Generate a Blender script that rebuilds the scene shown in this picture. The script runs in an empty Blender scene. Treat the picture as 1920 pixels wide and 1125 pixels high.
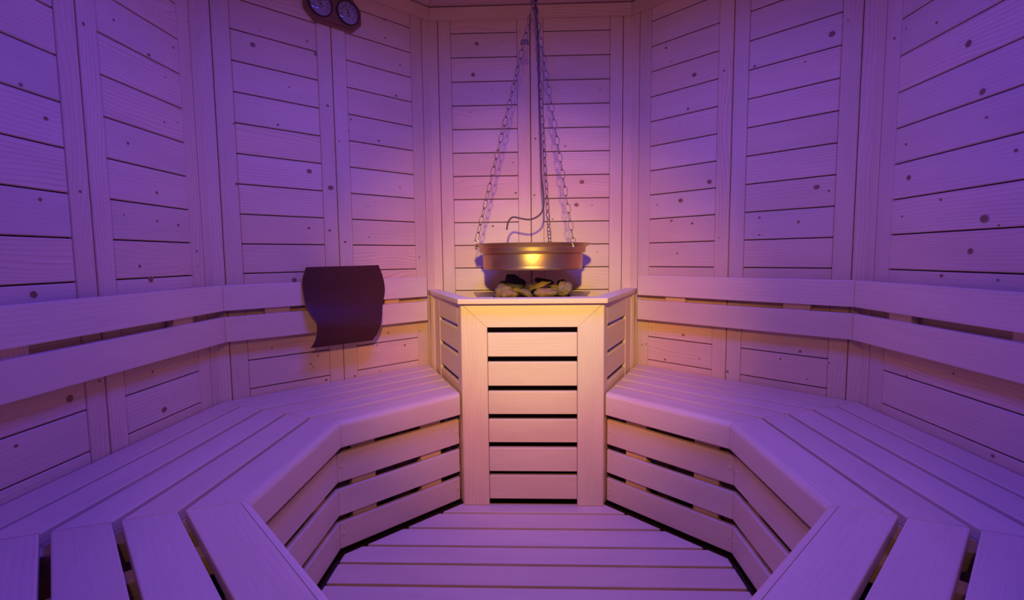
import bpy, bmesh, math, random
from mathutils import Vector, Matrix, noise
R = random.Random(7)
T8 = math.tan(math.pi/8)
COL = bpy.context.scene.collection

# ------------------------------------------------------------------ node helpers
def newmat(name):
    m = bpy.data.materials.new(name); m.use_nodes = True
    nt = m.node_tree; nt.nodes.clear()
    out = nt.nodes.new('ShaderNodeOutputMaterial')
    return m, nt, out
class N:
    def __init__(s, nt): s.nt = nt
    def new(s, t, **kw):
        n = s.nt.nodes.new(t)
        for k, v in kw.items():
            setattr(n, k, v)
        return n
    def link(s, a, b): s.nt.links.new(a, b)
    def math(s, op, a, b=None, c=None):
        n = s.new('ShaderNodeMath', operation=op)
        for i, x in enumerate((a, b, c)):
            if x is None: continue
            if isinstance(x, (int, float)): n.inputs[i].default_value = x
            else: s.link(x, n.inputs[i])
        return n.outputs[0]
    def mix(s, fac, a, b, mode='MIX'):
        n = s.new('ShaderNodeMix', data_type='RGBA', blend_type=mode)
        for i, x in ((0, fac), (6, a), (7, b)):
            if isinstance(x, (int, float)): n.inputs[i].default_value = x
            elif isinstance(x, tuple): n.inputs[i].default_value = (*x, 1)
            else: s.link(x, n.inputs[i])
        return n.outputs[2]
    def comb(s, x, y, z):
        n = s.new('ShaderNodeCombineXYZ')
        for i, v in enumerate((x, y, z)):
            if isinstance(v, (int, float)): n.inputs[i].default_value = v
            else: s.link(v, n.inputs[i])
        return n.outputs[0]
    def noise(s, vec, scale, detail=3, rough=.55):
        n = s.new('ShaderNodeTexNoise'); n.inputs['Scale'].default_value = scale
        n.inputs['Detail'].default_value = detail; n.inputs['Roughness'].default_value = rough
        s.link(vec, n.inputs['Vector']); return n.outputs[0]
    def mapr(s, v, a, b, c, d):
        n = s.new('ShaderNodeMapRange'); s.link(v, n.inputs[0])
        for i, x in enumerate((a, b, c, d)): n.inputs[i+1].default_value = x
        return n.outputs[0]
def bsdf(h, out, **kw):
    b = h.new('ShaderNodeBsdfPrincipled')
    for k, v in kw.items():
        if isinstance(v, (int, float)): b.inputs[k].default_value = v
        elif isinstance(v, tuple): b.inputs[k].default_value = (*v, 1) if len(v) == 3 else v
        else: h.link(v, b.inputs[k])
    h.link(b.outputs[0], out.inputs[0]); return b

def wood(name, light, dark, ring_amt, ring_freq, tone=.12, rough=.55, cath=5.0, fine=.35):
    """board wood; UV u runs along the grain in metres, v across; each board sits in its own 10 m cell of u"""
    m, nt, out = newmat(name); h = N(nt)
    uv = h.new('ShaderNodeUVMap').outputs[0]
    sp = h.new('ShaderNodeSeparateXYZ'); h.link(uv, sp.inputs[0])
    u, v = sp.outputs[0], sp.outputs[1]
    cell = h.math('FLOOR', h.math('DIVIDE', u, 10.0))
    wn = h.new('ShaderNodeTexWhiteNoise', noise_dimensions='1D'); h.link(cell, wn.inputs['W'])
    rnd = wn.outputs['Value']
    wn2 = h.new('ShaderNodeTexWhiteNoise', noise_dimensions='1D'); h.link(h.math('ADD', cell, 57.3), wn2.inputs['W'])
    rnd2 = wn2.outputs['Value']
    # broad wandering of the growth rings -> cathedral figures
    big = h.noise(h.comb(h.math('MULTIPLY', u, 2.0), h.math('MULTIPLY', v, 8.5), 0.0), 1.0, 1.0, .4)
    amp = h.math('MULTIPLY_ADD', h.math('POWER', rnd2, 2.0), cath, cath*.12)
    ph = h.math('ADD', h.math('MULTIPLY', v, ring_freq), h.math('MULTIPLY', big, amp))
    med = h.noise(h.comb(h.math('MULTIPLY', u, 6), h.math('MULTIPLY', v, 60), 0.0), 1.0, 3.0, .6)
    ph = h.math('ADD', ph, h.math('MULTIPLY', med, .35))
    fr = h.math('FRACT', ph)
    ring = h.math('POWER', fr, 2.6)
    edge = h.mapr(fr, .9, 1.0, 1.0, 0.0)
    ring = h.math('MULTIPLY', ring, edge)
    patch = h.noise(h.comb(h.math('MULTIPLY', u, 1.7), h.math('MULTIPLY', v, 9), 3.0), 1.0, 2.0, .5)
    ringf = h.math('MULTIPLY', h.math('MULTIPLY', ring, h.mapr(patch, .3, .7, ring_amt*.25, ring_amt)), h.math('MULTIPLY_ADD', h.math('POWER', rnd, 2.0), .9, .4))
    fib = h.noise(h.comb(h.math('MULTIPLY', u, 9), h.math('MULTIPLY', v, 300), 0.0), 1.0, 4.0, .7)
    fibf = h.mapr(fib, .35, .75, 0.0, fine*.4)
    c = h.mix(ringf, light, dark)
    c = h.mix(fibf, c, dark)
    blotch = h.noise(h.comb(h.math('MULTIPLY', u, 3), h.math('MULTIPLY', v, 14), 9.0), 1.0, 3.0, .5)
    val = h.math('ADD', h.mapr(rnd, 0, 1, 1-tone, 1+tone*.35), h.mapr(blotch, .3, .7, -.05, .04))
    hs = h.new('ShaderNodeHueSaturation'); h.link(c, hs.inputs['Color']); h.link(val, hs.inputs['Value'])
    h.link(h.mapr(rnd2, 0, 1, .92, 1.1), hs.inputs['Saturation'])
    bp = h.new('ShaderNodeBump'); bp.inputs['Strength'].default_value = .12; bp.inputs['Distance'].default_value = .0006
    h.link(h.math('ADD', fib, ring), bp.inputs['Height'])
    bsdf(h, out, **{'Base Color': hs.outputs[0], 'Roughness': rough, 'Normal': bp.outputs[0], 'Specular IOR Level': .35})
    return m

SPRUCE = wood('spruce_boards', (.80, .60, .42), (.46, .24, .13), .60, 85, tone=.10, rough=.6, cath=11.0)
ASPEN = wood('aspen_boards', (.80, .63, .46), (.60, .41, .27), .34, 75, tone=.06, rough=.42, cath=4.0, fine=.75)
BACKW = wood('backing_boards', (.12, .06, .03), (.07, .035, .02), .4, 60, tone=.1, rough=.8)
DARKV = wood('dark_veneer', (.075, .020, .016), (.022, .008, .007), .85, 120, tone=0, rough=.5, cath=1.0, fine=1.2)
PLYEDGE = wood('plywood_edge', (.45, .27, .15), (.22, .12, .06), .8, 400, tone=0, rough=.6)
REDW = wood('red_brown_wood', (.24, .095, .038), (.14, .05, .022), .5, 90, tone=0, rough=.45)

def simple(name, col, rough, metal=0.0, **kw):
    m, nt, out = newmat(name); h = N(nt)
    bsdf(h, out, **{'Base Color': col, 'Roughness': rough, 'Metallic': metal, **kw}); return m

def knotmat():
    m, nt, out = newmat('knot'); h = N(nt)
    uv = h.new('ShaderNodeUVMap').outputs[0]
    sp = h.new('ShaderNodeSeparateXYZ'); h.link(uv, sp.inputs[0])
    r = sp.outputs[0]
    n = h.noise(h.new('ShaderNodeTexCoord').outputs['Object'], 260, 3, .6)
    rr = h.math('ADD', r, h.math('MULTIPLY', h.math('SUBTRACT', n, .5), .5))
    cr = h.new('ShaderNodeValToRGB'); h.link(rr, cr.inputs[0])
    e = cr.color_ramp.elements
    e[0].position = 0; e[0].color = (.20, .09, .05, 1)
    e[1].position = 1; e[1].color = (.62, .42, .27, 1)
    for p, c in ((.45, (.30, .15, .08, 1)), (.62, (.12, .05, .03, 1)), (.75, (.33, .18, .10, 1))):
        x = e.new(p); x.color = c
    bsdf(h, out, **{'Base Color': cr.outputs[0], 'Roughness': .6}); return m
KNOT = knotmat()

def steelmat():
    m, nt, out = newmat('heat_tinted_brushed_steel'); h = N(nt)
    oc = h.new('ShaderNodeTexCoord').outputs['Object']
    sp = h.new('ShaderNodeSeparateXYZ'); h.link(oc, sp.inputs[0])
    ang = h.math('ARCTAN2', sp.outputs[1], sp.outputs[0])
    v = h.comb(h.math('MULTIPLY', ang, .8), 0.0, h.math('MULTIPLY', sp.outputs[2], 300))
    st = h.noise(v, 2.0, 4, .7)
    bl = h.noise(oc, 9, 4, .6)
    c = h.mix(h.mapr(bl, .4, .68, 0, 1), (.66, .50, .25), (.68, .38, .16))
    bp = h.new('ShaderNodeBump'); bp.inputs['Strength'].default_value = .25; bp.inputs['Distance'].default_value = .0004
    h.link(st, bp.inputs['Height'])
    tg = h.new('ShaderNodeTangent', direction_type='RADIAL', axis='Z')
    bsdf(h, out, **{'Base Color': c, 'Metallic': 1.0, 'Roughness': h.mapr(bl, .3, .7, .38, .48), 'Normal': bp.outputs[0],
                    'Anisotropic': .5, 'Anisotropic Rotation': .25, 'Tangent': tg.outputs[0]})
    return m
STEEL = steelmat()
CHAINM = simple('chain_metal', (.26, .19, .15), .5, .85)
BOLTM = simple('bolt_metal', (.70, .62, .50), .3, 1.0)
CABLEM = simple('cable_brown_rubber', (.075, .035, .028), .5)
HEATM = simple('heater_dark_steel', (.10, .075, .065), .5, .8)
PLATEM = simple('heater_plate_steel', (.42, .30, .24), .4, 1.0)
WHITEM = simple('white_enamel', (.75, .72, .72), .5)
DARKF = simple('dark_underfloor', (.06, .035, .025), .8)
BEZEL = simple('dial_bezel', (.04, .03, .03), .3, .5)
DIAL = simple('dial_white', (.50, .42, .42), .5)
INK = simple('dial_ink', (.02, .015, .02), .6)
REDINK = simple('dial_red_ink', (.45, .04, .03), .6)
LAMPH = simple('lamp_housing', (.7, .7, .7), .4)

def glassmat():
    m, nt, out = newmat('dial_glass'); h = N(nt)
    t = h.new('ShaderNodeBsdfTransparent'); g = h.new('ShaderNodeBsdfGlossy'); g.inputs['Roughness'].default_value = .02
    f = h.new('ShaderNodeFresnel'); f.inputs[0].default_value = 1.5
    mx = h.new('ShaderNodeMixShader'); h.link(f.outputs[0], mx.inputs[0]); h.link(t.outputs[0], mx.inputs[1]); h.link(g.outputs[0], mx.inputs[2])
    h.link(mx.outputs[0], out.inputs[0]); return m
GLASS = glassmat()

def stonemat():
    m, nt, out = newmat('heater_stone_rock'); h = N(nt)
    tc = h.new('ShaderNodeTexCoord').outputs['Object']
    oi = h.new('ShaderNodeObjectInfo').outputs['Random']
    ad = h.new('ShaderNodeVectorMath', operation='ADD'); h.link(tc, ad.inputs[0])
    h.link(h.comb(h.math('MULTIPLY', oi, 7), 0.0, 0.0), ad.inputs[1]); p = ad.outputs[0]
    a = h.noise(p, 45, 5, .65); b = h.noise(p, 420, 4, .75); d = h.noise(p, 12, 2, .5)
    c = h.mix(h.mapr(a, .38, .62, 0, 1), (.25, .165, .055), (.15, .10, .036))
    c = h.mix(h.mapr(d, .45, .65, 0, .6), c, (.28, .115, .030))
    c = h.mix(h.mapr(b, .56, .66, 0, .85), c, (.05, .04, .035))
    c = h.mix(h.mapr(b, .40, .34, 0, .5), c, (.42, .32, .15))
    bp = h.new('ShaderNodeBump'); bp.inputs['Strength'].default_value = .7; bp.inputs['Distance'].default_value = .002
    h.link(h.math('ADD', a, h.math('MULTIPLY', b, .6)), bp.inputs['Height'])
    bsdf(h, out, **{'Base Color': c, 'Roughness': .85, 'Normal': bp.outputs[0]}); return m
ROCK = stonemat()
SHADEROCK = simple('shade_painted_rock', (.07, .055, .055), .85)  # back stones: the bowl's shadow painted in as a darker base colour

# ------------------------------------------------------------------ geometry helpers
def frame(k):
    th = math.pi/2 + k*math.pi/4
    return Vector((math.sin(th), -math.cos(th), 0)), Vector((math.cos(th), math.sin(th), 0))
def P(k, u, a, z=0.0):
    e, n = frame(k); return e*u + n*a + Vector((0, 0, z))
def K(k, pts):  # (u,a) list -> xy list
    return [tuple(P(k, u, a)[:2]) for u, a in pts]
CELL = [0]
class MB:
    def __init__(s):
        s.v = []; s.f = []; s.uv = []; s.mi = []; s.smooth = []
    def add(s, verts, faces, uvs, mi=0, smooth=False):
        o = len(s.v); s.v += [Vector(v) for v in verts]
        for f, q in zip(faces, uvs):
            s.f.append([i+o for i in f]); s.uv.append(q); s.mi.append(mi); s.smooth.append(smooth)
    def bm(s, bm, g=None, mi=0, smooth=False):
        """take a bmesh in; g = grain direction"""
        CELL[0] += 1; c = CELL[0]; ju, jv = R.random()*3+2, R.random()*5
        bm.normal_update(); bm.verts.index_update()
        g = Vector(g).normalized() if g is not None else Vector((1, 0, 0))
        V = [v.co.copy() for v in bm.verts]; F = []; U = []
        cen = sum(V, Vector())/max(1, len(V))
        for f in bm.faces:
            n = f.normal; q = []
            if abs(n.dot(g)) > .75:
                a1 = g.orthogonal().normalized(); a2 = n.cross(a1)
                for w in f.verts:
                    d = w.co-cen; q.append((c*10+ju+d.dot(a1)*.15, jv+d.dot(a2)))
            else:
                ac = n.cross(g).normalized()
                for w in f.verts:
                    d = w.co-cen; q.append((c*10+ju+d.dot(g), jv+d.dot(ac)))
            F.append([w.index for w in f.verts]); U.append(q)
        s.add(V, F, U, mi, smooth); bm.free()
    def build(s, name, mats, parent=None, origin=None, autosmooth=True):
        if origin is None and parent is None:
            xs = [v.x for v in s.v]; ys = [v.y for v in s.v]; zs = [v.z for v in s.v]
            origin = Vector(((min(xs)+max(xs))/2, (min(ys)+max(ys))/2, min(zs)))
        if parent is not None:
            origin = WORLD[parent.name]
        origin = Vector(origin)
        me = bpy.data.meshes.new(name)
        me.from_pydata([v-origin for v in s.v], [], s.f)
        ul = me.uv_layers.new(name='UVMap')
        flat = []
        for q in s.uv:
            for p in q: flat += [p[0], p[1]]
        ul.data.foreach_set('uv', flat)
        for m in (mats if isinstance(mats, (list, tuple)) else [mats]): me.materials.append(m)
        me.polygons.foreach_set('material_index', s.mi)
        me.polygons.foreach_set('use_smooth', s.smooth)
        me.update()
        o = bpy.data.objects.new(name, me); COL.objects.link(o)
        if parent is not None: o.parent = parent; WORLD[o.name] = origin
        else: o.location = origin; WORLD[o.name] = origin
        return o
WORLD = {}
def prism_bm(poly, z0, z1, bev=.0015, seg=1):
    bm = bmesh.new()
    a = [bm.verts.new((x, y, z0)) for x, y in poly]; b = [bm.verts.new((x, y, z1)) for x, y in poly]
    n = len(poly)
    bm.faces.new(a); bm.faces.new(b)
    for i in range(n): bm.faces.new((a[i], a[(i+1) % n], b[(i+1) % n], b[i]))
    bmesh.ops.recalc_face_normals(bm, faces=bm.faces)
    if bev > 0: bmesh.ops.bevel(bm, geom=list(bm.edges), offset=bev, segments=seg, affect='EDGES', profile=.5, clamp_overlap=True)
    return bm
def prism(mb, poly, z0, z1, g, bev=.0015, mi=0, seg=1):
    mb.bm(prism_bm(poly, z0, z1, bev, seg), g, mi)
def plane_prism(mb, pts3, thick, nrm, g, bev=.0015, mi=0):
    """polygon of 3D points extruded by thick along nrm"""
    bm = bmesh.new(); nrm = Vector(nrm)
    a = [bm.verts.new(Vector(p)) for p in pts3]; b = [bm.verts.new(Vector(p)+nrm*thick) for p in pts3]; n = len(a)
    bm.faces.new(a); bm.faces.new(b)
    for i in range(n): bm.faces.new((a[i], a[(i+1) % n], b[(i+1) % n], b[i]))
    bmesh.ops.recalc_face_normals(bm, faces=bm.faces)
    if bev > 0: bmesh.ops.bevel(bm, geom=list(bm.edges), offset=bev, segments=1, affect='EDGES', clamp_overlap=True)
    mb.bm(bm, g, mi)
def lathe(mb, c, prof, seg=64, mi=0, smooth=True, axis=None):
    """profile of (r,z) around vertical axis at c (or axis matrix)"""
    V = []; F = []; U = []; n = len(prof)
    M = axis if axis else Matrix.Identity(4)
    for i in range(seg):
        t = 2*math.pi*i/seg
        for r, z in prof: V.append(M @ Vector((r*math.cos(t), r*math.sin(t), z)) + Vector(c))
    for i in range(seg):
        j = (i+1) % seg
        for q in range(n-1):
            F.append((i*n+q, j*n+q, j*n+q+1, i*n+q+1)); U.append([(i/seg, prof[q][1])]*4)
    mb.add(V, F, U, mi, smooth)
def smooth_path(pts, sub=6):
    pts = [Vector(p) for p in pts]; out = []
    for i in range(len(pts)-1):
        p0 = pts[max(i-1, 0)]; p1 = pts[i]; p2 = pts[i+1]; p3 = pts[min(i+2, len(pts)-1)]
        for s in range(sub):
            t = s/sub
            out.append(.5*((2*p1)+(p2-p0)*t+(2*p0-5*p1+4*p2-p3)*t*t+(3*p1-p0-3*p2+p3)*t**3))
    out.append(pts[-1]); return out
def tube(mb, path, r, seg=10, closed=False, mi=0):
    n = len(path); V = []; F = []; U = []
    up = Vector((0, 0, 1)); prev = None
    for i, p in enumerate(path):
        a = path[(i-1) % n] if (closed or i > 0) else p; b = path[(i+1) % n] if (closed or i < n-1) else p
        t = (b-a).normalized()
        s = t.orthogonal().normalized() if prev is None else (prev-t*prev.dot(t)).normalized()
        prev = s; q = t.cross(s)
        for j in range(seg):
            w = 2*math.pi*j/seg; V.append(p+s*math.cos(w)*r+q*math.sin(w)*r)
    m = n if closed else n-1
    for i in range(m):
        i2 = (i+1) % n
        for j in range(seg):
            j2 = (j+1) % seg
            F.append((i*seg+j, i2*seg+j, i2*seg+j2, i*seg+j2)); U.append([(0, 0)]*4)
    if not closed:
        F.append(tuple(range(seg))[::-1]); U.append([(0, 0)]*seg)
        F.append(tuple((n-1)*seg+j for j in range(seg))); U.append([(0, 0)]*seg)
    mb.add(V, F, U, mi, True)
def disc(mb, c, nrm, r, mi=0, seg=16, sx=1.0, h=0.0):
    """flat/domed disc; uv.x = relative radius"""
    nrm = Vector(nrm).normalized(); a = Vector((0, 0, 1)) if abs(nrm.z) < .9 else Vector((1, 0, 0))
    a = (a-nrm*a.dot(nrm)).normalized(); b = nrm.cross(a); c = Vector(c)
    V = [c+nrm*h]; F = []; U = []
    for ring in (.5, 1.0):
        for i in range(seg):
            t = 2*math.pi*i/seg; V.append(c+(a*math.cos(t)+b*math.sin(t)*sx)*r*ring+nrm*h*(1-ring*ring))
    for i in range(seg):
        j = (i+1) % seg
        F.append((0, 1+i, 1+j)); U.append([(0, 0), (.5, 0), (.5, 0)])
        F.append((1+i, 1+seg+i, 1+seg+j, 1+j)); U.append([(.5, 0), (1, 0), (1, 0), (.5, 0)])
    mb.add(V, F, U, mi, True)
def empty(name, loc, label=None, cat=None, group=None):
    o = bpy.data.objects.new(name, None); o.empty_display_size = .05; COL.objects.link(o)
    o.location = loc; WORLD[o.name] = Vector(loc)
    if label: o['label'] = label
    if cat: o['category'] = cat
    if group: o['group'] = group
    return o
def tag(o, label, cat, group=None):
    o['label'] = label; o['category'] = cat
    if group: o['group'] = group
    return o
def struct(o, label=None, cat=None):
    o['kind'] = 'structure'
    if label: o['label'] = label
    if cat: o['category'] = cat
    return o

# ------------------------------------------------------------------ dimensions (metres), octagon centre = origin
A = 1.161                      # wall face
ZC0, ZC1 = 2.095, 2.155        # cornice
CEIL = 2.157
SEAM0, SEAMD = .4785, .1113
ZF = -.035                     # sub floor
SIDE = {0: 'back', 1: 'back_left', 2: 'left', 3: 'front_left', 4: 'front', -3: 'front_right', -2: 'right', -1: 'back_right'}
KN = {0: [(-.253, 1.988), (-.128, 1.997), (-.182, 1.773), (-.289, 1.671), (-.273, 1.846), (-.084, 1.654), (.03, 1.908), (.166, 1.505), (.295, 1.222), (.331, 1.764), (-.074, 1.286), (.023, 1.542), (.246, 1.334), (.322, .998), (.22, 1.225), (-.188, 1.128), (.104, 1.158), (.166, 1.164), (-.086, 1.431), (-.298, 1.033), (.016, 1.274)],
 1: [(-.276, 1.835), (-.303, 1.776), (-.067, 1.804), (-.099, 1.845), (-.178, 1.65), (-.227, 1.497), (-.114, 1.332), (-.027, 1.608), (-.028, 1.273), (.017, 1.47), (.246, 2.03), (.296, 1.715), (.301, 1.304), (.073, 1.57), (.062, 1.52), (.2, 1.5), (.248, 1.955), (.32, 1.856), (-.383, 1.475), (-.384, 1.256), (.138, 1.07), (.026, 1.048), (-.04, 1.095), (-.126, 1.102), (-.193, .892), (-.291, .628), (-.134, .526), (-.112, .571), (-.142, .541), (-.081, .462), (.159, .58), (.217, .631), (.302, .562), (.395, .98), (.387, .62), (.17, .458), (-.413, .374), (.046, .457), (.138, 1.208)],
 -1: [(-.303, 1.898), (-.42, 1.887), (-.276, 1.832), (-.167, 1.746), (-.193, 1.61), (-.23, 1.559), (-.089, 1.286), (-.22, 1.219), (-.263, 1.132), (-.163, 1.115), (-.337, 1.21), (-.037, 1.727), (.347, 1.749), (.084, 1.712), (.394, 1.778), (.318, 1.22), (.262, 1.097), (.12, 1.122), (.122, 1.053), (.358, 1.202), (-.408, .545), (-.384, .553), (-.356, .633), (-.284, .492), (-.117, .521), (-.195, .617), (.285, .606), (.216, .567), (.312, .503), (.045, .659), (.01, .483), (.384, .577), (-.231, .985), (-.042, 1.048), (.264, 1.678)],
 2: [(-.158, 1.379), (.351, 1.428), (-.173, .9), (-.137, 1.123), (-.105, 1.318), (-.03, 1.155), (.43, 1.783), (.354, 1.667), (.244, 1.601), (.308, 1.557), (.29, 1.413), (.23, 1.098), (.321, 1.092), (.187, .919), (.148, .96), (.404, 1.007), (.138, 1.314), (.237, 1.186), (.02, 1.591), (.104, 1.108), (-.107, .633), (-.02, .656), (.167, .637), (.203, .507), (.178, .665), (-.244, .564), (.12, 1.646), (.402, .954)],
 -2: [(-.12, 1.527), (-.068, 1.387), (-.324, 1.311), (-.305, 1.207), (-.037, 1.062), (-.072, .979), (.034, 1.218), (-.16, .911), (.012, .907), (-.323, 1.09), (-.179, 1.126), (.004, 1.043), (-.398, 1.657), (-.351, 1.667), (.033, .464), (-.267, .596), (-.098, .644), (-.232, 1.63), (-.051, 1.318)]}
BIG = {(1, -.303, 1.776), (1, -.067, 1.804), (1, -.114, 1.332), (-1, -.167, 1.746), (-1, -.089, 1.286), (-1, -.22, 1.219), (-1, .347, 1.749),
       (-1, .318, 1.22), (2, -.173, .9), (2, -.107, .633), (2, .187, .919), (2, .203, .507), (-2, -.068, 1.387), (-2, -.305, 1.207), (-2, -.037, 1.062), (-2, -.072, .979),
       (-2, -.12, 1.527), (0, -.253, 1.988), (0, .22, 1.225), (0, -.273, 1.846), (0, .246, 1.334), (1, -.028, 1.273), (1, -.193, .892)}

# ------------------------------------------------------------------ walls
def wall(k):
    mb = MB(); e, n = frame(k)
    door = (k == 4)
    zt = ZC1
    def rect(u0, u1, z0, z1, g, aoff=0.0, th=.012, bev=.0021, mi=0):
        prism(mb, K(k, [(u0, A+aoff), (u1, A+aoff), (u1, A+aoff+th), (u0, A+aoff+th)]), z0, z1, g, bev, mi)
    spans = [(-.4385, .4385)] if k == -2 else [(-.4385, 0.0), (0.0, .4385)]   # the right-hand wall is one wide panel
    zs = [ZF] + [SEAM0+SEAMD*i for i in range(-4, 15)] + [zt]
    for s0, s1 in spans:
        out_l = s0+.0005 if s0 < -.4 else s0+.0018
        out_r = s1-.0005 if s1 > .4 else s1-.0018
        st = .0675 if k == -2 else .0605
        if door:
            # boards only outside and above the doorway
            if s0 < 0: bx0, bx1 = out_l+st, -.345
            else: bx0, bx1 = .345, out_r-st
            zb = [z for z in zs]
            side = 'L' if s0 < 0 else 'R'
            if side == 'L': rect(out_l, out_l+st-.001, ZF, zt, (0, 0, 1), -.0008); rect(-.345, -.285, ZF, 1.97, (0, 0, 1), -.0008)
            else: rect(out_r-st+.001, out_r, ZF, zt, (0, 0, 1), -.0008); rect(.285, .345, ZF, 1.97, (0, 0, 1), -.0008)
            for i in range(len(zs)-1):
                if zs[i] >= 1.9:
                    x0, x1 = (out_l+st+.0005, -.0015) if s0 < 0 else (.0015, out_r-st-.0005)
                else: x0, x1 = bx0+.0005, bx1-.0005
                rect(x0, x1, zs[i]+(.0019 if i else 0), zs[i+1]-.0019, e)
            continue
        rect(out_l, out_l+st-.001, ZF, zt, (0, 0, 1), -.0008)
        rect(out_r-st+.001, out_r, ZF, zt, (0, 0, 1), -.0008)
        for i in range(len(zs)-1):
            rect(out_l+st, out_r-st, zs[i]+(.0019 if i else 0), zs[i+1]-.0019, e)
    # backing
    t0 = (A+.012)*T8
    if door:
        for u0, u1, z0, z1 in ((-t0, -.29, ZF, zt), (.29, t0, ZF, zt), (-.29, .29, 1.96, zt)):
            prism(mb, K(k, [(u0, A+.0125), (u1, A+.0125), (u1, A+.05), (u0, A+.05)]), z0, z1, e, 0, 1)
    else:
        prism(mb, K(k, [(-t0, A+.0125), (t0, A+.0125), (t0, A+.05), (-t0, A+.05)]), ZF, zt, e, 0, 1)
    for u, z in KN.get(k, []):
        big = (k, u, z) in BIG
        r = R.uniform(.0085, .0115) if big else R.choice((.0028, .0035, .0045, .0055))
        disc(mb, P(k, u, A-(.0012 if abs(u) < .062 or abs(u) > .376 else .0003), z), -n, r, 2, sx=R.uniform(1.0, 1.35), h=.0003)
    o = mb.build('wall_'+SIDE[k], [SPRUCE, BACKW, KNOT], origin=P(k, 0, A, ZF))
    struct(o, {0: 'pale spruce panelled back wall behind the hanging bowl', 1: 'pale spruce panelled wall behind the dark headrest and the round dials',
               2: 'left-hand spruce panelled wall', -1: 'spruce panelled wall right of the heater', -2: 'right-hand spruce panelled wall'}.get(k, 'spruce panelled wall behind the viewer'), 'wall')
for k in range(-3, 5): wall(k)

# corner posts
corner_lab = {0: 'corner post between the back wall and the wall left of the heater', 1: 'corner post behind the bend of the left backrests', -1: 'corner post between the back wall and the wall right of the heater', -2: 'corner post behind the bend of the right backrests'}
ti = 1
for k in range(-4, 4):
    # corner between wall k and k+1 : on wall k at u=-T*A side
    mb = MB(); W = .0445
    kk = k+1
    V = P(k, -A*T8, A); e1, n1 = frame(k); e2, n2 = frame(kk)
    pa = P(k, -A*T8+W-.0045, A-.0006); pb = P(kk, A*T8-W+.0045, A-.0006)
    Vf = P(k, -(A-.0006)*T8, A-.0006); Vb = P(k, -(A+.0122)*T8, A+.0122)
    pa2 = pa+n1*.0125; pb2 = pb+n2*.0125
    poly = [tuple(q[:2]) for q in (pa, Vf, pb, pb2, Vb, pa2)]
    prism(mb, poly, ZF, ZC1, (0, 0, 1), .0008)
    o = mb.build('trim_%d' % ti, SPRUCE); ti += 1
    struct(o, corner_lab.get(k, 'spruce corner post between two wall panels'), 'corner post')
# cornice boards
for k in range(-3, 5):
    mb = MB(); a0, a1 = A-.013, A-.0012
    prism(mb, K(k, [(-a0*T8+.0004, a0), (a0*T8-.0004, a0), (a1*T8-.0004, a1), (-a1*T8+.0004, a1)]), ZC0, ZC1-.003, frame(k)[0], .0012)
    o = mb.build('trim_%d' % ti, SPRUCE); ti += 1
    struct(o, 'flat cornice board along the top of the %s wall' % SIDE[k].replace('_', ' '), 'cornice')
# ceiling
mb = MB()
for k in range(-3, 5):
    a = .0
    edges = [1.205, 1.10, .995, .89, .785, .68, .575, .47, .365, .26, .155, .05]
    for i in range(len(edges)-1):
        a1, a0 = edges[i]-.001, edges[i+1]+.001
        prism(mb, K(k, [(-a0*T8+.0007, a0), (a0*T8-.0007, a0), (a1*T8-.0007, a1), (-a1*T8+.0007, a1)]), CEIL, CEIL+.014, frame(k)[0], .0012)
pl = [tuple(P(k, 1.21*T8, 1.21)[:2]) for k in range(-3, 5)]
prism(mb, pl, CEIL+.0145, CEIL+.03, (1, 0, 0), 0, 1)
struct(mb.build('ceiling', [SPRUCE, BACKW]), 'spruce boarded ceiling', 'ceiling')
# sub floor
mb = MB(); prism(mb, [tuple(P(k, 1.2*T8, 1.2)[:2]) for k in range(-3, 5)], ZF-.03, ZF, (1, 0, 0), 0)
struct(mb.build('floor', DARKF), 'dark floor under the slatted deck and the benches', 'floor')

# ------------------------------------------------------------------ benches
def u_stove(a): return .2268-.005+.3955*(a-.621)
def ulim(k, a, side, gap=.0006):
    """bench end at side -1 (low u) / +1 (high u)"""
    if k == 1 and side > 0: return u_stove(a)
    if k == -1 and side < 0: return -u_stove(a)
    return side*(a*T8-gap)
BL = {1: ('slatted sauna bench section between the left bend and the heater casing, under the dark headrest', 'bench'),
      2: ('slatted sauna bench section running along the left-hand wall', 'bench'),
      3: ('nearest slatted bench section in the bottom left corner, wide gaps between planks', 'bench'),
      -1: ('slatted sauna bench section between the heater casing and the right bend', 'bench'),
      -2: ('slatted sauna bench section running along the right-hand wall', 'bench'),
      -3: ('nearest slatted bench section in the bottom right corner, wide gaps between planks', 'bench')}
HB = .45; AS = .641
PL = [(.6413, .736), (.749, .8395), (.854, .9445), (.961, 1.0505), (1.063, 1.153)]
def quad(k, a0, a1, g=.0006):
    return K(k, [(ulim(k, a0, -1, g), a0), (ulim(k, a0, 1, g), a0), (ulim(k, a1, 1, g), a1), (ulim(k, a1, -1, g), a1)])
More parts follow.
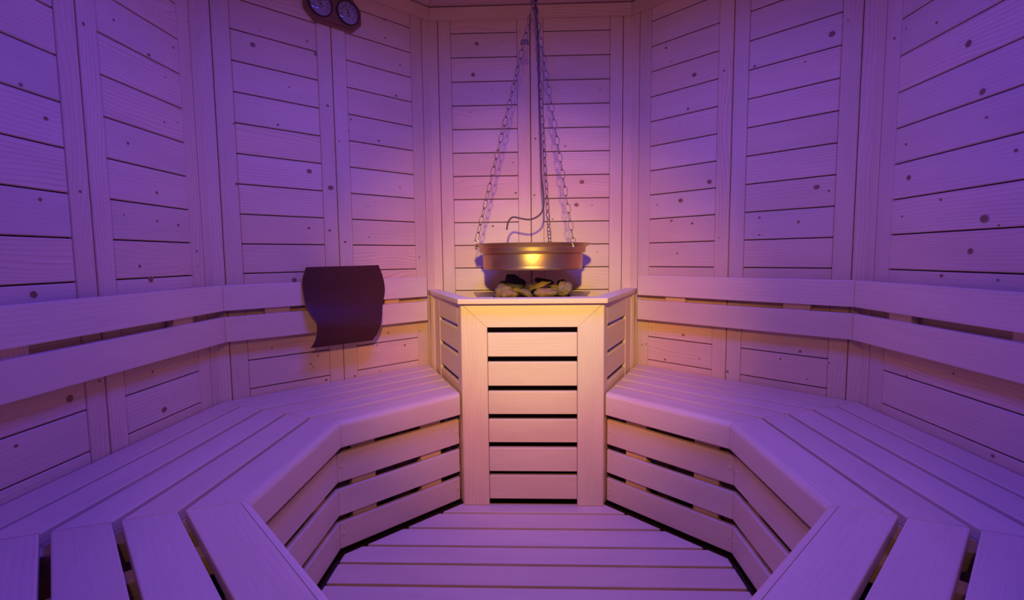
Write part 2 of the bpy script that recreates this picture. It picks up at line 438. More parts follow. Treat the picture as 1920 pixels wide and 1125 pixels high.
for k in (1, 2, 3, -1, -2, -3):
    e, n = frame(k)
    t = empty('bench', P(k, 0, .9, ZF), *BL[k], 'slatted benches around the sauna')
    for i, (a0, a1) in enumerate(PL):
        mb = MB(); prism(mb, quad(k, a0, a1), HB-.028, HB, e, .003, 0, 2)
        mb.build('seat_plank', ASPEN, t)
    # front rail with rounded nosing
    mb = MB(); af, r = .621, .020
    prof = [(.6410, HB-.0006), (af+r, HB-.0006)]
    for q in range(1, 8):
        w = q/8*math.pi/2; prof.append((af+r-r*math.sin(w), HB-r+r*math.cos(w)-.0006*(1-q/8)))
    prof += [(af, HB-r), (af, .366), (af+.003, .363), (.6410, .363)]
    prof = [prof[i] for i in range(len(prof))]
    V = []; F = []; U = []; npf = len(prof)
    CELL[0] += 1; c0 = CELL[0]*10+3
    for sd in (-1, 1):
        for a, z in prof: V.append(P(k, ulim(k, a, sd, .0008), a, z))
    L = 0
    for i in range(npf):
        j = (i+1) % npf; d = math.dist(prof[i], prof[j])
        ul, ur = -ulim(k, prof[i][0], -1), ulim(k, prof[i][0], 1)
        F.append((i, j, npf+j, npf+i)); U.append([(c0-ul, L), (c0-ul, L+d), (c0+ur, L+d), (c0+ur, L)]); L += d
    mb.add(V[:], F, U, 0, True)
    mb.add(V[:npf], [tuple(range(npf))[::-1]], [[(c0+p[0]*.1, p[1]) for p in prof]])
    mb.add(V[npf:], [tuple(range(npf))], [[(c0+p[0]*.1, p[1]) for p in prof]])
    # flip check
    ob = mb.build('front_rail', ASPEN, t)
    bm = bmesh.new(); bm.from_mesh(ob.data); bmesh.ops.remove_doubles(bm, verts=bm.verts, dist=1e-6); bmesh.ops.recalc_face_normals(bm, faces=bm.faces)
    for ed in bm.edges:
        if len(ed.link_faces) == 2 and ed.calc_face_angle(0) > .6: ed.smooth = False
    bm.to_mesh(ob.data); bm.free()
    # skirt slats
    for z0, z1 in ((.0125, .1025), (.126, .2165), (.2405, .3385)):
        mb = MB(); prism(mb, quad(k, AS, AS+.02, .0003), z0, z1, e, .003, 0, 2)
        sl = mb.build('skirt_slat', ASPEN, t)
        if z0 != .126:
            for sd in (-1, 1):
                u = ulim(k, AS, sd)-sd*.0125
                m2 = MB(); lathe(m2, P(k, u, AS, (z0+z1)/2+.004), [(.0062, -.0002), (.0062, .0006), (.0052, .0011), (0.0, .0013)], 16, axis=(-n).to_track_quat('Z', 'Y').to_matrix().to_4x4())
                m2.build('screw_cap', ASPEN, sl)
    # posts, bearers
    for u0, u1 in ((-.208, -.120), (.120, .208)) if abs(k) != 1 else (((-.208, -.120), (.066, .156)) if k == 1 else ((-.156, -.066), (.120, .208))):
        mb = MB(); prism(mb, K(k, [(u0, AS+.0202), (u1, AS+.0202), (u1, AS+.052), (u0, AS+.052)]), .014, HB-.029, (0, 0, 1), .002)
        mb.build('support_post', SPRUCE, t)
        mb = MB(); prism(mb, K(k, [(u0+.02, .86), (u1-.02, .86), (u1-.02, .92), (u0+.02, .92)]), ZF, HB-.0725, (0, 0, 1), .002)
        mb.build('leg', SPRUCE, t)
        uc = (u0+u1)/2
        mb = MB(); prism(mb, K(k, [(uc-.022, AS+.0525), (uc+.022, AS+.0525), (uc+.022, 1.155), (uc-.022, 1.155)]), HB-.072, HB-.0285, n, .002)
        mb.build('bearer', SPRUCE, t)
    for sd in (-1, 1):
        if (k == 1 and sd > 0) or (k == -1 and sd < 0): continue
        if (k == 3 and sd < 0) or (k == -3 and sd > 0): pass
        a0, a1 = AS+.055, 1.15
        mb = MB(); prism(mb, K(k, [(sd*(a0*T8-.001), a0), (sd*(a1*T8-.001), a1), (sd*(a1*T8-.043), a1), (sd*(a0*T8-.043), a0)]), HB-.072, HB-.0285, n+e*sd*T8, .002)
        mb.build('bearer', SPRUCE, t)

# ------------------------------------------------------------------ backrests
AB = 1.1135
RL = {1: 'pair of backrest boards on the wall left of the heater, carrying the dark headrest', 2: 'pair of backrest boards along the left-hand wall',
      3: 'pair of backrest boards on the wall behind the viewer at left', -1: 'pair of backrest boards on the wall right of the heater',
      -2: 'pair of backrest boards along the right-hand wall', -3: 'pair of backrest boards on the wall behind the viewer at right'}
BK = {1: ((-.317, -.224), (.1925, .265)), 2: ((-.220, -.318), (.234, .326)), -1: ((-.2724, -.177), (.2275, .3209)), -2: ((-.3193, -.2265), (.0877, .18))}
for k in (1, 2, -1, -2):
    e, n = frame(k)
    t = empty('backrest', P(k, 0, A-.002, .676), RL[k], 'backrest', 'backrests on the walls')
    a1 = AB+.021
    def ue(a, sd):
        if (k == 1 and sd > 0): return .405
        if (k == -1 and sd < 0): return -.407
        return sd*(a*T8-.0005)
    for z0, z1 in ((.676, .7685), (.791, .884)):
        mb = MB(); prism(mb, K(k, [(ue(AB, -1), AB), (ue(AB, 1), AB), (ue(a1, 1), a1), (ue(a1, -1), a1)]), z0, z1, e, .0025, 0, 2)
        mb.build('backrest_board', ASPEN, t)
    for u0, u1 in BK[k]:
        mb = MB(); prism(mb, K(k, [(u0, a1+.0002), (u1, a1+.0002), (u1, A-.0018), (u0, A-.0018)]), .690, .872, (0, 0, 1), .001)
        mb.build('spacer_block', SPRUCE, t)

# ------------------------------------------------------------------ slatted floor deck
t = empty('floor_deck', (0, 0, ZF), 'slatted octagonal floor deck in pale wood between the benches', 'floor deck')
AF = .6265
def clip_oct(y0, y1):
    def hw(y):
        # half width of the octagon at y
        y = abs(y); return AF if y <= AF*T8 else AF*T8+(AF-y)
    ys = [y0]+[s*AF*T8 for s in (-1, 1) if y0 < s*AF*T8 < y1]+[y1]
    ys = sorted(ys)
    return [(hw(y), y) for y in ys]+[(-hw(y), y) for y in reversed(ys)]
y = .6245; pitch = .1073
ye = [.6265, .5381, .4309, .3190, .2193, .1134]
i = 0; tops = [(.5381, .6265), (.4309, .5262), (.3180, .4170), (.2190, .3060), (.1134, .2070)]
yy = .1010
while yy > -.62:
    tops.append((max(yy-.0955, -.6265), yy)); yy -= .1075
for y0, y1 in tops:
    if y1-y0 < .03: continue
    mb = MB(); prism(mb, clip_oct(y0, min(y1, .6085)), -.0235, 0, (1, 0, 0), .002, 0, 2)
    mb.build('deck_slat', ASPEN, t)
for x in (-.36, -.12, .12, .36):
    mb = MB(); ym = (AF*T8+(AF-abs(x)) if abs(x) > AF*T8 else AF)-.02
    prism(mb, [(x-.05, -ym), (x+.05, -ym), (x+.05, ym), (x-.05, ym)], ZF+.0004, -.024, (0, 1, 0), .001)
    mb.build('joist', SPRUCE, t)

# ------------------------------------------------------------------ heater casing
t = empty('heater_casing', (0, .6, ZF), 'slatted pale wooden casing around the heater with a flat rim', 'heater casing')
SX, SY, DX = .2725, .590, .0008
Z = ZF+.036
RB = (.500, 1.125)
def bl(name, mb, mat=ASPEN, par=None): return mb.build(name, mat, par or t)
# front frame: two stiles + top rail, mitred
yf, th = .590, .020
ix, zt0, zt1 = .1725, .7085, .7985
for sd in (-1, 1):
    mb = MB()
    plane_prism(mb, [(sd*SX+DX, yf, Z), (sd*ix+DX, yf, Z), (sd*ix+DX, yf, zt0), (sd*(SX-.0005)+DX, yf, zt1)], th, (0, 1, 0), (0, 0, 1), .0018)
    bl('front_stile', mb)
mb = MB(); plane_prism(mb, [(-ix+DX+.0004, yf, zt0), (ix+DX-.0004, yf, zt0), (SX+DX-.002, yf, zt1), (-SX+DX+.002, yf, zt1)], th, (0, 1, 0), (1, 0, 0), .0012)
bl('front_top_rail', mb)
for z0, z1 in ((.5945, .6885), (.4800, .5755), (.3680, .4608), (.2555, .3495), (.1390, .2360), (.0270, .1240)):
    mb = MB(); prism(mb, [(-ix+DX+.0012, yf+.001), (ix+DX-.0012, yf+.001), (ix+DX-.0012, yf+th), (-ix+DX+.0012, yf+th)], z0+.0002, z1-.0016, (1, 0, 0), .003, 0, 2)
    bl('front_slat', mb)
# side panels
for sd in (-1, 1):
    p0 = Vector((sd*SX+DX, yf+.0005, 0)); p1 = Vector((sd*.457+DX, .59+(.457-SX)*2.352, 0))
    d = (p1-p0).normalized(); L = (p1-p0).length; nin = Vector((-sd*d.y, sd*d.x, 0))
    if nin.dot(Vector((-sd, 0, 0))) < 0: nin = -nin
    def sq(s0, s1, o0=0.0, o1=.018): return [tuple((p0+d*a+nin*b)[:2]) for a, b in ((s0, o0), (s1, o0), (s1, o1), (s0, o1))]
    fs, rs = .055, .375
    mb = MB(); prism(mb, sq(.0, fs), Z, zt1, (0, 0, 1), .0018); bl('side_stile', mb)
    mb = MB(); prism(mb, sq(rs, L), Z, zt1, (0, 0, 1), .0018); bl('side_stile', mb)
    mb = MB(); prism(mb, sq(fs+.0005, rs-.0005), .713, zt1, d, .0018); bl('side_top_rail', mb)
    for z0, z1 in ((.604, .697), (.4965, .588), (.385, .478), (.27, .36), (.15, .24), (.03, .12)):
        mb = MB(); prism(mb, sq(fs+.0005, rs-.0005, .002, .018), z0, z1, d, .004); bl('side_slat', mb)
for sd in (-1, 1):
    mb = MB(); prism(mb, [(sd*.4580, 1.052), (sd*.473, 1.062), (sd*.488, 1.080), (sd*.4985, 1.108), (sd*.4985, 1.118), (sd*.462, 1.085)], Z, zt1, (0, 0, 1), .0018); bl('rear_post', mb)
# rim: front board and two side boards, mitred
def isect(p, d, q, e_):
    den = d.x*e_.y-d.y*e_.x; s = ((q.x-p.x)*e_.y-(q.y-p.y)*e_.x)/den; return p+d*s
zr0, zr1 = .8000, .8200
W = .060
fo = Vector((0, .565, 0)); fi = Vector((0, .565+.0775, 0)); X = Vector((1, 0, 0))
for sd in (-1, 1):
    cx = .2835 if sd > 0 else -.2795
    o0 = Vector((cx, .565, 0)); o1 = Vector((sd*.5035, 1.113, 0))
    d = (o1-o0).normalized(); nin = Vector((-d.y, d.x, 0)); nin = nin if nin.x*sd < 0 else -nin
    i0 = isect(o0+nin*W, d, fi, X)
    back = P(1 if sd < 0 else -1, 0, A-.002); ek = frame(1 if sd < 0 else -1)[0]
    o1 = isect(o0, d, back, ek); i1 = isect(o0+nin*W, d, back, ek)
    if sd < 0: lo, li = o0, i0
    else: ro, ri = o0, i0
    if (i1.y > A-.003):
        i1b = isect(o0+nin*W, d, Vector((0, A-.003, 0)), X)
        poly = [o0, o1, P(0, sd*(A-.003)*T8, A-.003), i1b, i0]
    else: poly = [o0, o1, i1, i0]
    mb = MB(); prism(mb, [tuple(q[:2]) for q in poly], zr0, zr1, d, .003, 0, 2); bl('rim_board', mb)
g = .0006
mb = MB(); prism(mb, [(lo.x+g, lo.y), (ro.x-g, ro.y), (ri.x-g, ri.y), (li.x+g, li.y)], zr0, zr1, X, .003, 0, 2); bl('rim_board', mb)

# ------------------------------------------------------------------ heater inside the casing
t = empty('sauna_heater', (0, .85, ZF), 'dark steel sauna heater standing inside the wooden casing, stones on top', 'heater')
HX, HY0, HY1 = .194, .665, 1.03
mb = MB()
for x0, x1, y0, y1 in ((-HX, HX, HY0, HY0+.012), (-HX, HX, HY1-.012, HY1), (-HX, -HX+.012, HY0+.0122, HY1-.0122), (HX-.012, HX, HY0+.0122, HY1-.0122)):
    prism(mb, [(x0, y0), (x1, y0), (x1, y1), (x0, y1)], .08, .80, (0, 0, 1), .001)
mb.build('housing', HEATM, t)
for x in (-.14, .14):
    for y in (.70, 1.0):
        mb = MB(); prism(mb, [(x-.015, y-.015), (x+.015, y-.015), (x+.015, y+.015), (x-.015, y+.015)], ZF, .08, (0, 0, 1), .001); mb.build('foot', HEATM, t)
mb = MB(); prism(mb, [(-HX+.0125, HY0+.0125), (HX-.0125, HY0+.0125), (HX-.0125, HY1-.0125), (-HX+.0125, HY1-.0125)], .795, .806, (0, 1, 0), 0); mb.build('grate', HEATM, t)
for sd in (-1, 1):
    mb = MB(); prism(mb, [(sd*.155, .70), (sd*.218, .70), (sd*.268, .99), (sd*.155, .99)], .811, .817, (0, 1, 0), .001); o = mb.build('top_plate', PLATEM, t)
    for q in range(3):
        m2 = MB(); prism(m2, [(sd*.175, .77+.06*q), (sd*.225, .77+.06*q), (sd*.225, .776+.06*q), (sd*.175, .776+.06*q)], .8172, .8182, (1, 0, 0), 0); m2.build('vent_rib', HEATM, o)
mb = MB(); prism(mb, [(-.150, .652), (-.122, .652), (-.122, .6648), (-.150, .6648)], .243, .262, (1, 0, 0), .001)
o = mb.build('control_plate', WHITEM, t); o['label'] = 'small white plate on the dark heater front'

# stones
def stone(c, s, seed, mat, rot):
    rr = random.Random(seed); bm = bmesh.new()
    for _ in range(16):
        v = Vector((rr.gauss(0, 1), rr.gauss(0, 1), rr.gauss(0, 1))).normalized()*rr.uniform(.88, 1.1)
        bm.verts.new(v)
    hull = bmesh.ops.convex_hull(bm, input=bm.verts)
    bmesh.ops.delete(bm, geom=[g_ for g_ in hull['geom_interior'] if isinstance(g_, bmesh.types.BMVert)], context='VERTS')
    bmesh.ops.bevel(bm, geom=list(bm.edges), offset=.12, segments=2, affect='EDGES', clamp_overlap=True)
    bmesh.ops.triangulate(bm, faces=bm.faces)
    bmesh.ops.subdivide_edges(bm, edges=bm.edges, cuts=2, use_grid_fill=True)
    xs = [v.co for v in bm.verts]
    for v in bm.verts:
        p = v.co*1.6+Vector((seed, 0, 0))
        v.co += v.co.normalized()*(noise.noise(p)*.16+noise.noise(p*3)*.05)
    mx = [max(abs(v.co[i]) for v in bm.verts) for i in range(3)]
    M = Matrix.Rotation(rot, 3, 'Y')
    for v in bm.verts:
        q = Vector([v.co[i]/mx[i]*s[i] for i in range(3)]); v.co = (M @ q)+Vector(c)
    mb = MB(); mb.bm(bm, None, 0, True)
    return mb.build('heater_stone', mat)
SG = 'heater stones piled on the heater'
ST = [((-.117, .725, .838), (.045, .045, .031), 3, ROCK, -.35, 'angular speckled stone at the left end of the front row'),
      ((-.090, .682, .826), (.036, .030, .022), 11, ROCK, .15, 'low speckled stone in front of the leftmost stone'),
      ((-.030, .690, .830), (.038, .032, .019), 5, ROCK, .18, 'orange-tinted rounded stone left of centre in the front row'),
      ((.036, .755, .858), (.052, .030, .015), 23, ROCK, -.28, 'long slanting slab of stone lying on top in the middle'),
      ((.052, .690, .832), (.052, .034, .020), 8, ROCK, .0, 'wide grey-yellow stone right of centre in the front row'),
      ((.132, .722, .842), (.032, .036, .036), 14, ROCK, .5, 'tall yellowish stone at the right end of the front row'),
      ((.098, .760, .832), (.030, .030, .022), 31, ROCK, .2, 'small stone wedged behind the right end of the front row'),
      ((-.045, .775, .832), (.040, .030, .018), 37, ROCK, .3, 'stone lying behind the orange-tinted stone'),
      ((-.072, .925, .862), (.052, .040, .034), 17, SHADEROCK, .45, 'pointed stone at the back left, painted dark for the bowl shadow'),
      ((-.125, .930, .850), (.020, .022, .020), 19, SHADEROCK, .0, 'small stone at the far back left, painted dark for the bowl shadow'),
      ((.060, .935, .866), (.048, .032, .016), 29, SHADEROCK, .2, 'flat stone at the back, right of centre, painted dark for the bowl shadow'),
      ((.138, .925, .856), (.038, .036, .026), 41, SHADEROCK, -.4, 'stone with a raised tip at the back right, painted dark for the bowl shadow'),
      ((.012, .880, .840), (.045, .040, .026), 43, SHADEROCK, .1, 'stone low in the middle of the pile, painted dark for the bowl shadow'),
      ((-.030, .850, .828), (.040, .034, .022), 47, SHADEROCK, .0, 'stone low in the pile, left of middle, painted dark for the bowl shadow'),
      ((.095, .850, .832), (.040, .040, .024), 53, ROCK, .0, 'brown stone low in the pile behind the right front stones'),
      ((-.115, .830, .828), (.036, .040, .022), 59, ROCK, .0, 'brown stone low in the pile behind the left front stones')]
for c, s, sd, m, ro, lb in ST: tag(stone(c, s, sd, m, ro), lb, 'stone', SG)

# ------------------------------------------------------------------ hanging bowl
BC = Vector((.005, .86, 0)); 
t = empty('hanging_bowl', (BC.x, BC.y, .918), 'round brushed steel bowl with a wide flange, hanging over the heater stones', 'bowl')
mb = MB()
prof = [(.0, .922), (.196, .922), (.2055, .9225), (.2085, .9245), (.2125, .929), (.2125, .934), (.2115, .9365), (.2125, .9395), (.2135, .984), (.2125, .988), (.2110, .9890), (.2115, .9905), (.2205, .9915), (.2245, .9945), (.2262, 1.000),
        (.2270, 1.012), (.2285, 1.0165), (.232, 1.0190), (.2505, 1.0275), (.2530, 1.0295), (.2535, 1.0305), (.2525, 1.0312), (.2495, 1.0307), (.232, 1.0245), (.226, 1.0205), (.2235, 1.012), (.222, .994), (.210, .990), (.2105, .940), (.2, .9255), (0.0, .9245)]
lathe(mb, BC, prof, 128, smooth=True)
ob = mb.build('basin', STEEL, t)
bm = bmesh.new(); bm.from_mesh(ob.data); bmesh.ops.remove_doubles(bm, verts=bm.verts, dist=1e-6); bmesh.ops.recalc_face_normals(bm, faces=bm.faces)
for ed in bm.edges:
    if len(ed.link_faces) == 2 and ed.calc_face_angle(0) > .75: ed.smooth = False
bm.to_mesh(ob.data); bm.free()
ANG = {'left': 190, 'rear': 70, 'right': 311}
ends = {}
for nm, a in ANG.items():
    w = math.radians(a); p = BC+Vector((math.cos(w)*.2425, math.sin(w)*.2425, 1.029)); ends[nm] = p
    mb = MB(); lathe(mb, p-Vector((0, 0, .0215)), [(0, .0), (.0035, .001), (.0058, .004), (.0058, .013), (.0025, .016), (.0025, .026), (0, .027)], 12)
    mb.build('eye_bolt', BOLTM, t)

# chains
HOOK = Vector((.019, .86, 2.028))
def link_mb(L=.0425, w=.0215, r=.0016):
    pts = []; n = 28
    for i in range(n):
        q = 2*math.pi*i/n; x = math.cos(q)*(w/2-r); z = math.sin(q)
        z = math.copysign(abs(z)**.85, z)*(L/2-r)
        pts.append(Vector((x, 0, z)))
    m = MB(); tube(m, pts, r, 8, closed=True); return m
CL = {'left': 'steel link chain running from the ceiling hook to the left edge of the bowl',
      'rear': 'steel link chain beside the brown cable, running down to the rear of the bowl',
      'right': 'steel link chain running from the ceiling hook to the right front edge of the bowl'}
proto = None
for ci, (nm, p) in enumerate(ends.items()):
    top = HOOK+Vector(((-.004, .004, .002)[ci], (0, .004, -.004)[ci], -.012))
    t = empty('chain', p, CL[nm], 'chain', 'chains holding the bowl')
    bot = p+Vector((0, 0, .010))
    # small ring at the bowl
    d = top-bot; Ln = d.length; d.normalize()
    mb = MB(); cen = bot; rg = []
    for i in range(20):
        q = 2*math.pi*i/20; rg.append(cen+Vector((math.cos(q)*.0095, 0, math.sin(q)*.0105)))
    tube(mb, rg, .0017, 8, closed=True); mb.build('ring', BOLTM if nm == 'left' else CHAINM, t)
    start = bot+d*.0245; n = int(round((Ln-.022)/.0352)); step = (Ln-.022-.0)/n
    side = d.cross(Vector((0, 1, 0))).normalized()
    for i in range(n+1):
        c = start+d*(step*i)
        if proto is None:
            proto = link_mb().build('chain_link', CHAINM, t); o = proto
        else:
            o = proto.copy(); COL.objects.link(o); o.parent = t
        tw = math.radians((35 if i % 2 == 0 else 125)+R.uniform(-12, 12)+ci*20)
        zax = d; xax = (side*math.cos(tw)+d.cross(side)*math.sin(tw)).normalized(); yax = zax.cross(xax)
        Mx = Matrix((xax, yax, zax)).transposed().to_4x4()
        if o is proto:
            # its mesh was stored relative to the chain origin
            for v in o.data.vertices: v.co += WORLD[t.name]
        Mx.translation = c-Vector(p); o.matrix_local = Mx
# hook
mb = MB()
hp = [HOOK+Vector((0, 0, z)) for z in (.125, .09, .06)]+[HOOK+Vector((x, 0, z)) for x, z in ((.004, .04), (.011, .02), (.012, .002), (.006, -.010), (-.004, -.012), (-.011, -.003), (-.012, .008))]
tube(mb, smooth_path(hp, 5), .0028, 10)
lathe(mb, HOOK+Vector((0, 0, .1235)), [(0, 0), (.014, 0), (.014, .004), (0, .004)], 20)
tag(mb.build('ceiling_hook', CHAINM), 'dark steel hook screwed into the ceiling, carrying the chains', 'hook')
# two small quick links below the hook
for i, (x, z, lb) in enumerate(((-.022, 1.865, 'small steel shackle on the left chain just below the ceiling'),)):
    mb = MB(); c = Vector((x, .856, z)); pts = []
    for q in range(16):
        w = 2*math.pi*q/16; pts.append(c+Vector((math.cos(w)*.014, math.sin(w)*.003, math.sin(w)*.010)))
    tube(mb, pts, .003, 8, closed=True); tube(mb, [c+Vector((-.018, 0, -.008)), c+Vector((.018, 0, -.008))], .0035, 8)
    tag(mb.build('shackle', CHAINM), lb, 'shackle')
# cable
cab = [(.022, .862, 2.157), (.0225, .862, 2.09), (.024, .862, 2.04), (.029, .865, 1.95), (.034, .868, 1.862), (.036, .87, 1.748), (.038, .87, 1.597), (.042, .87, 1.462), (.045, .87, 1.326), (.053, .87, 1.24), (.055, .87, 1.206), (.049, .87, 1.174), (.035, .87, 1.154), (.011, .87, 1.140), (-.012, .87, 1.136), (-.040, .87, 1.140), (-.073, .87, 1.147), (-.089, .87, 1.141), (-.100, .87, 1.123), (-.106, .87, 1.093)]
mb = MB(); tube(mb, smooth_path(cab, 5), .0037, 12)
tag(mb.build('cable', CABLEM), 'thin brown cable hanging from the ceiling with its free end curled above the bowl', 'cable')

# ------------------------------------------------------------------ headrest
rows = [(-.165, .9438, .1479, .9465, 1.1015), (-.1771, .9145, .1625, .9085, 1.1005), (-.1842, .8809, .1723, .8655, 1.0995), (-.1832, .8458, .172, .8261, 1.0975), (-.18, .7965, .1546, .7745, 1.0875),
        (-.1688, .7606, .1421, .7388, 1.0715), (-.1541, .7314, .1315, .7079, 1.0585), (-.1521, .7032, .1205, .6815, 1.0515), (-.1586, .6565, .1063, .6499, 1.0555), (-.174, .6226, .0909, .6223, 1.0685)]
rows = smooth_path([Vector(r[:3]) for r in rows], 4), smooth_path([Vector((r[3], r[4], 0)) for r in rows], 4)
nu = 24; n1 = frame(1)[1]; e1 = frame(1)[0]
top = []; V = []
for a, b in zip(*rows):
    for j in range(nu+1):
        s = j/nu; V.append(P(1, a.x+(a.z-a.x)*s, b.y, a.y+(b.x-a.y)*s))
nr = len(rows[0]); w = nu+1; th = .008
mb = MB(); F = []; U = []
for i in range(nr-1):
    for j in range(nu):
        q = (i*w+j, i*w+j+1, (i+1)*w+j+1, (i+1)*w+j)
        F.append(q); U.append([(5+(V[x].dot(e1)), 3+V[x].z) for x in q])
mb.add(V, F, U, 0, True)
V2 = [v+n1*th for v in V]; mb.add(V2, [tuple(reversed(f)) for f in F], [list(reversed(u)) for u in U], 0, True)
rim = [j for j in range(w)]+[i*w+nu for i in range(1, nr)]+[(nr-1)*w+j for j in range(nu-1, -1, -1)]+[i*w for i in range(nr-2, 0, -1)]
off = len(V)
VV = V+V2; EF = []; EU = []
for i in range(len(rim)):
    a, b = rim[i], rim[(i+1) % len(rim)]
    EF.append((a, b, b+off, a+off)); EU.append([(7+i*.01, 0), (7.01+i*.01, 0), (7.01+i*.01, th), (7+i*.01, th)])
t = empty('headrest', P(1, 0, 1.1, .62), 'dark brown S-curved wooden headrest leaning on the backrest boards left of the heater', 'headrest')
mb.build('curved_panel', DARKV, t)
mb = MB(); mb.add(VV, EF, EU, 0, False); o = mb.build('panel_edge', PLYEDGE, t); o['label'] = 'lighter plywood edge'
for u in (-.07, .06):
    mb = MB(); prism(mb, K(1, [(u-.02, 1.1078), (u+.02, 1.1078), (u+.02, AB-.0003), (u-.02, AB-.0003)]), .83, .875, (0, 0, 1), .0005); mb.build('mounting_block', DARKV, t)

# ------------------------------------------------------------------ twin dial instrument
e, n = frame(1)
pc = (.0085, 1.998); hw, hh, cut = .121, .071, .042
t = empty('dial_instrument', P(1, pc[0], A-.002, pc[1]-hh), 'twin round dials in an octagonal reddish wooden plate high on the wall', 'thermometer')
def octp(w_, h_, c): return [(-w_+c, -h_), (w_-c, -h_), (w_, -h_+c), (w_, h_-c), (w_-c, h_), (-w_+c, h_), (-w_, h_-c), (-w_, -h_+c)]
mb = MB()
plane_prism(mb, [P(1, pc[0]+x, A-.0022, pc[1]+z) for x, z in octp(hw, hh, cut)], .014, -n, e, .004)
plane_prism(mb, [P(1, pc[0]+x, A-.0163, pc[1]+z) for x, z in octp(hw-.014, hh-.012, cut-.006)], .006, -n, e, .002)
mb.build('wooden_plate', REDW, t)
Q = (-n).to_track_quat('Z', 'Y').to_matrix().to_4x4()
# basis on the wall: right = e, up = z
for ui, (du, needle, kindlab) in enumerate(((-.058, 140, 'left'), (.0575, 118, 'right'))):
    c = P(1, pc[0]+du, A-.0224, 1.9955)
    mb = MB(); lathe(mb, c, [(.0, 0), (.0485, 0), (.0490, .004), (.0475, .008), (.0455, .008), (.0450, .003), (.0, .003)], 48, axis=Q)
    bz = mb.build('dial', BEZEL, t)
    mb = MB(); disc(mb, c-n*.0034, -n, .0448, 0, 48); mb.build('dial_face', DIAL, bz)
    mb = MB(); mr = MB()
    for i in range(28):
        a = math.radians(225-i*10); big = i % 3 == 0
        r0, r1 = (.0335 if big else .0375), .0410; wd = .0011 if big else .0005
        d = e*math.cos(a)+Vector((0, 0, math.sin(a))); s = e*-math.sin(a)+Vector((0, 0, math.cos(a)))
        q = c-n*.0037
        tgt = mr if i > 20 else mb
        tgt.add([q+d*r0-s*wd, q+d*r1-s*wd, q+d*r1+s*wd, q+d*r0+s*wd], [(0, 1, 2, 3)], [[(0, 0)]*4])
        if big:
            q2 = q+d*.0275; tgt.add([q2+e*x+Vector((0, 0, z)) for x, z in ((-.003, -.0026), (-.0008, -.0026), (-.0008, .0026), (-.003, .0026))], [(0, 1, 2, 3)], [[(0, 0)]*4])
            tgt.add([q2+e*x+Vector((0, 0, z)) for x, z in ((.0002, -.0026), (.003, -.0026), (.003, .0026), (.0002, .0026))], [(0, 1, 2, 3)], [[(0, 0)]*4])
    for z_ in (.013, -.013):
        q = c-n*.0037+Vector((0, 0, z_)); mb.add([q+e*x+Vector((0, 0, z)) for x, z in ((-.008, -.0012), (.008, -.0012), (.008, .0012), (-.008, .0012))], [(0, 1, 2, 3)], [[(0, 0)]*4])
    mb.build('dial_markings', INK, bz); mr.build('dial_markings', REDINK, bz)['label'] = 'red part of the scale'
    mb = MB(); a = math.radians(needle); d = e*math.cos(a)+Vector((0, 0, math.sin(a))); s = e*-math.sin(a)+Vector((0, 0, math.cos(a))); q = c-n*.0045
    vs = [q-d*.012-s*.0014, q-d*.012+s*.0014, q+d*.034+s*.0003, q+d*.034-s*.0003]
    plane_prism(mb, vs, .0006, -n, d, 0); lathe(mb, c-n*.0043, [(.0, .0016), (.003, .0014), (.0034, 0)], 16, axis=Q)
    mb.build('needle', INK, bz)
    mb = MB(); lathe(mb, c-n*.0045, [(.0452*q/12, .0072*(1-(q/12)**2)) for q in range(12, -1, -1)], 48, axis=Q); mb.build('cover_glass', GLASS, bz)

# ------------------------------------------------------------------ lamps
def emit(name, col, st):
    m, nt, out = newmat(name); e_ = nt.nodes.new('ShaderNodeEmission'); e_.inputs[0].default_value = (*col, 1); e_.inputs[1].default_value = st
    nt.links.new(e_.outputs[0], out.inputs[0]); return m
LED = emit('violet_led', (.061, .049, 1.0), 116.0)
t = empty('ceiling_lamp', (0, 0, CEIL-.05), 'ring shaped violet LED lamp under the middle of the ceiling', 'lamp')
mb = MB(); lathe(mb, (0, 0, 0), [(.16, CEIL-.001), (.16, CEIL-.03), (.165, CEIL-.034), (.2345, CEIL-.034), (.2345, CEIL-.046), (.238, CEIL-.046), (.24, CEIL-.03), (.24, CEIL-.001)], 64); mb.build('lamp_housing', LAMPH, t)
mb = MB(); lathe(mb, (0, 0, 0), [(.168, CEIL-.0355), (.232, CEIL-.0355)], 64, smooth=False)
o = mb.build('light_ring', LED, t)

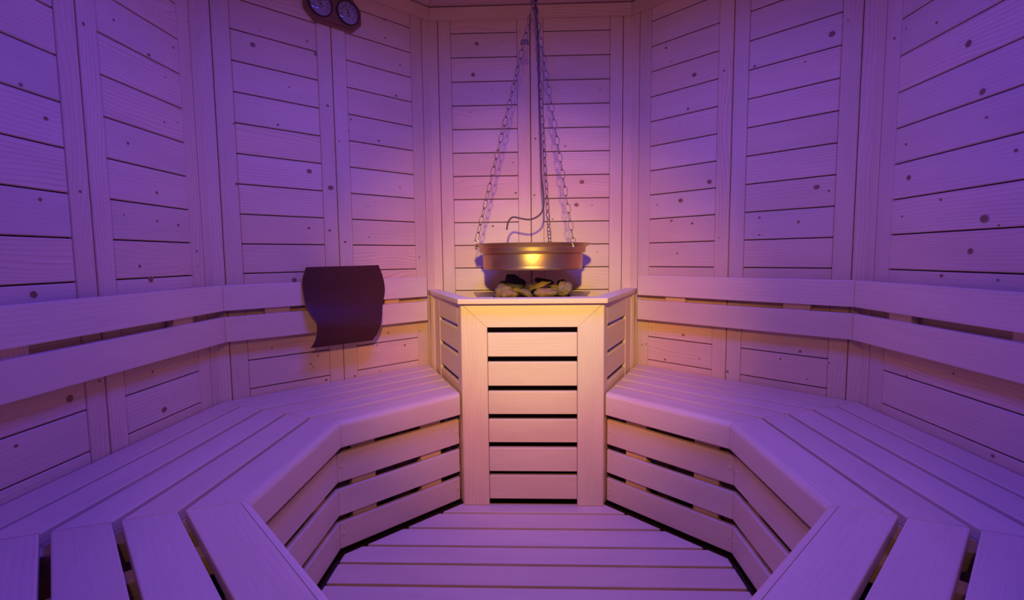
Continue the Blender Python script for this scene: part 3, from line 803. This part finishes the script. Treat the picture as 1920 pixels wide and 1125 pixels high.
# one warm lamp behind the viewer: hot core, main beam and weak spill of the same reflector
for nm, ang, en, colr in (('spotlight_core', 28, 40*2.6, (.66, 1.0, .20)), ('spotlight_beam', 46, 40*4.5, (1.0, .41, .12)), ('spotlight_spill', 90, 40*.68, (1.0, .48, .05))):
    ld = bpy.data.lights.new(nm, 'SPOT'); ld.energy = en; ld.color = colr
    ld.spot_size = math.radians(ang); ld.spot_blend = 1.0; ld.shadow_soft_size = .045
    lo_ = bpy.data.objects.new(nm, ld); COL.objects.link(lo_)
    lo_.location = (.0, -1.56, 1.57)
    dr = Vector((0.0, .60, .86))-lo_.location; lo_.rotation_euler = dr.to_track_quat('-Z', 'Y').to_euler()

w = bpy.data.worlds.new('world'); bpy.context.scene.world = w; w.use_nodes = True
w.node_tree.nodes['Background'].inputs[0].default_value = (.02, .01, .02, 1); w.node_tree.nodes['Background'].inputs[1].default_value = .2

# ------------------------------------------------------------------ camera
f, yaw, pit, rol = 931.466, math.radians(2.02009), math.radians(4.89888), math.radians(.57409)
cam = bpy.data.cameras.new('camera'); co = bpy.data.objects.new('camera', cam); COL.objects.link(co)
cam.sensor_fit = 'HORIZONTAL'; cam.sensor_width = 36; cam.lens = f/1920*36; cam.shift_x = -4.623/1920; cam.shift_y = -.906/1920
cam.clip_start = .02
c, s = math.cos(yaw), math.sin(yaw)
right = Vector((c, s, 0)); fwd0 = Vector((-s, c, 0)); up0 = Vector((0, 0, 1))
cb, sb = math.cos(pit), math.sin(pit)
fwd = fwd0*cb-up0*sb; up = fwd0*sb+up0*cb
cr, sr = math.cos(rol), math.sin(rol)
r2 = right*cr-up*sr; u2 = right*sr+up*cr
M = Matrix((r2, u2, -fwd)).transposed().to_4x4(); M.translation = Vector((.0007, -1.2894, .9762))
co.matrix_world = M
sc = bpy.context.scene; sc.camera = co
sc.view_settings.view_transform = 'Standard'; sc.view_settings.look = 'None'; sc.view_settings.exposure = 0.0; sc.view_settings.gamma = 1.0
sc.view_settings.use_curve_mapping = False
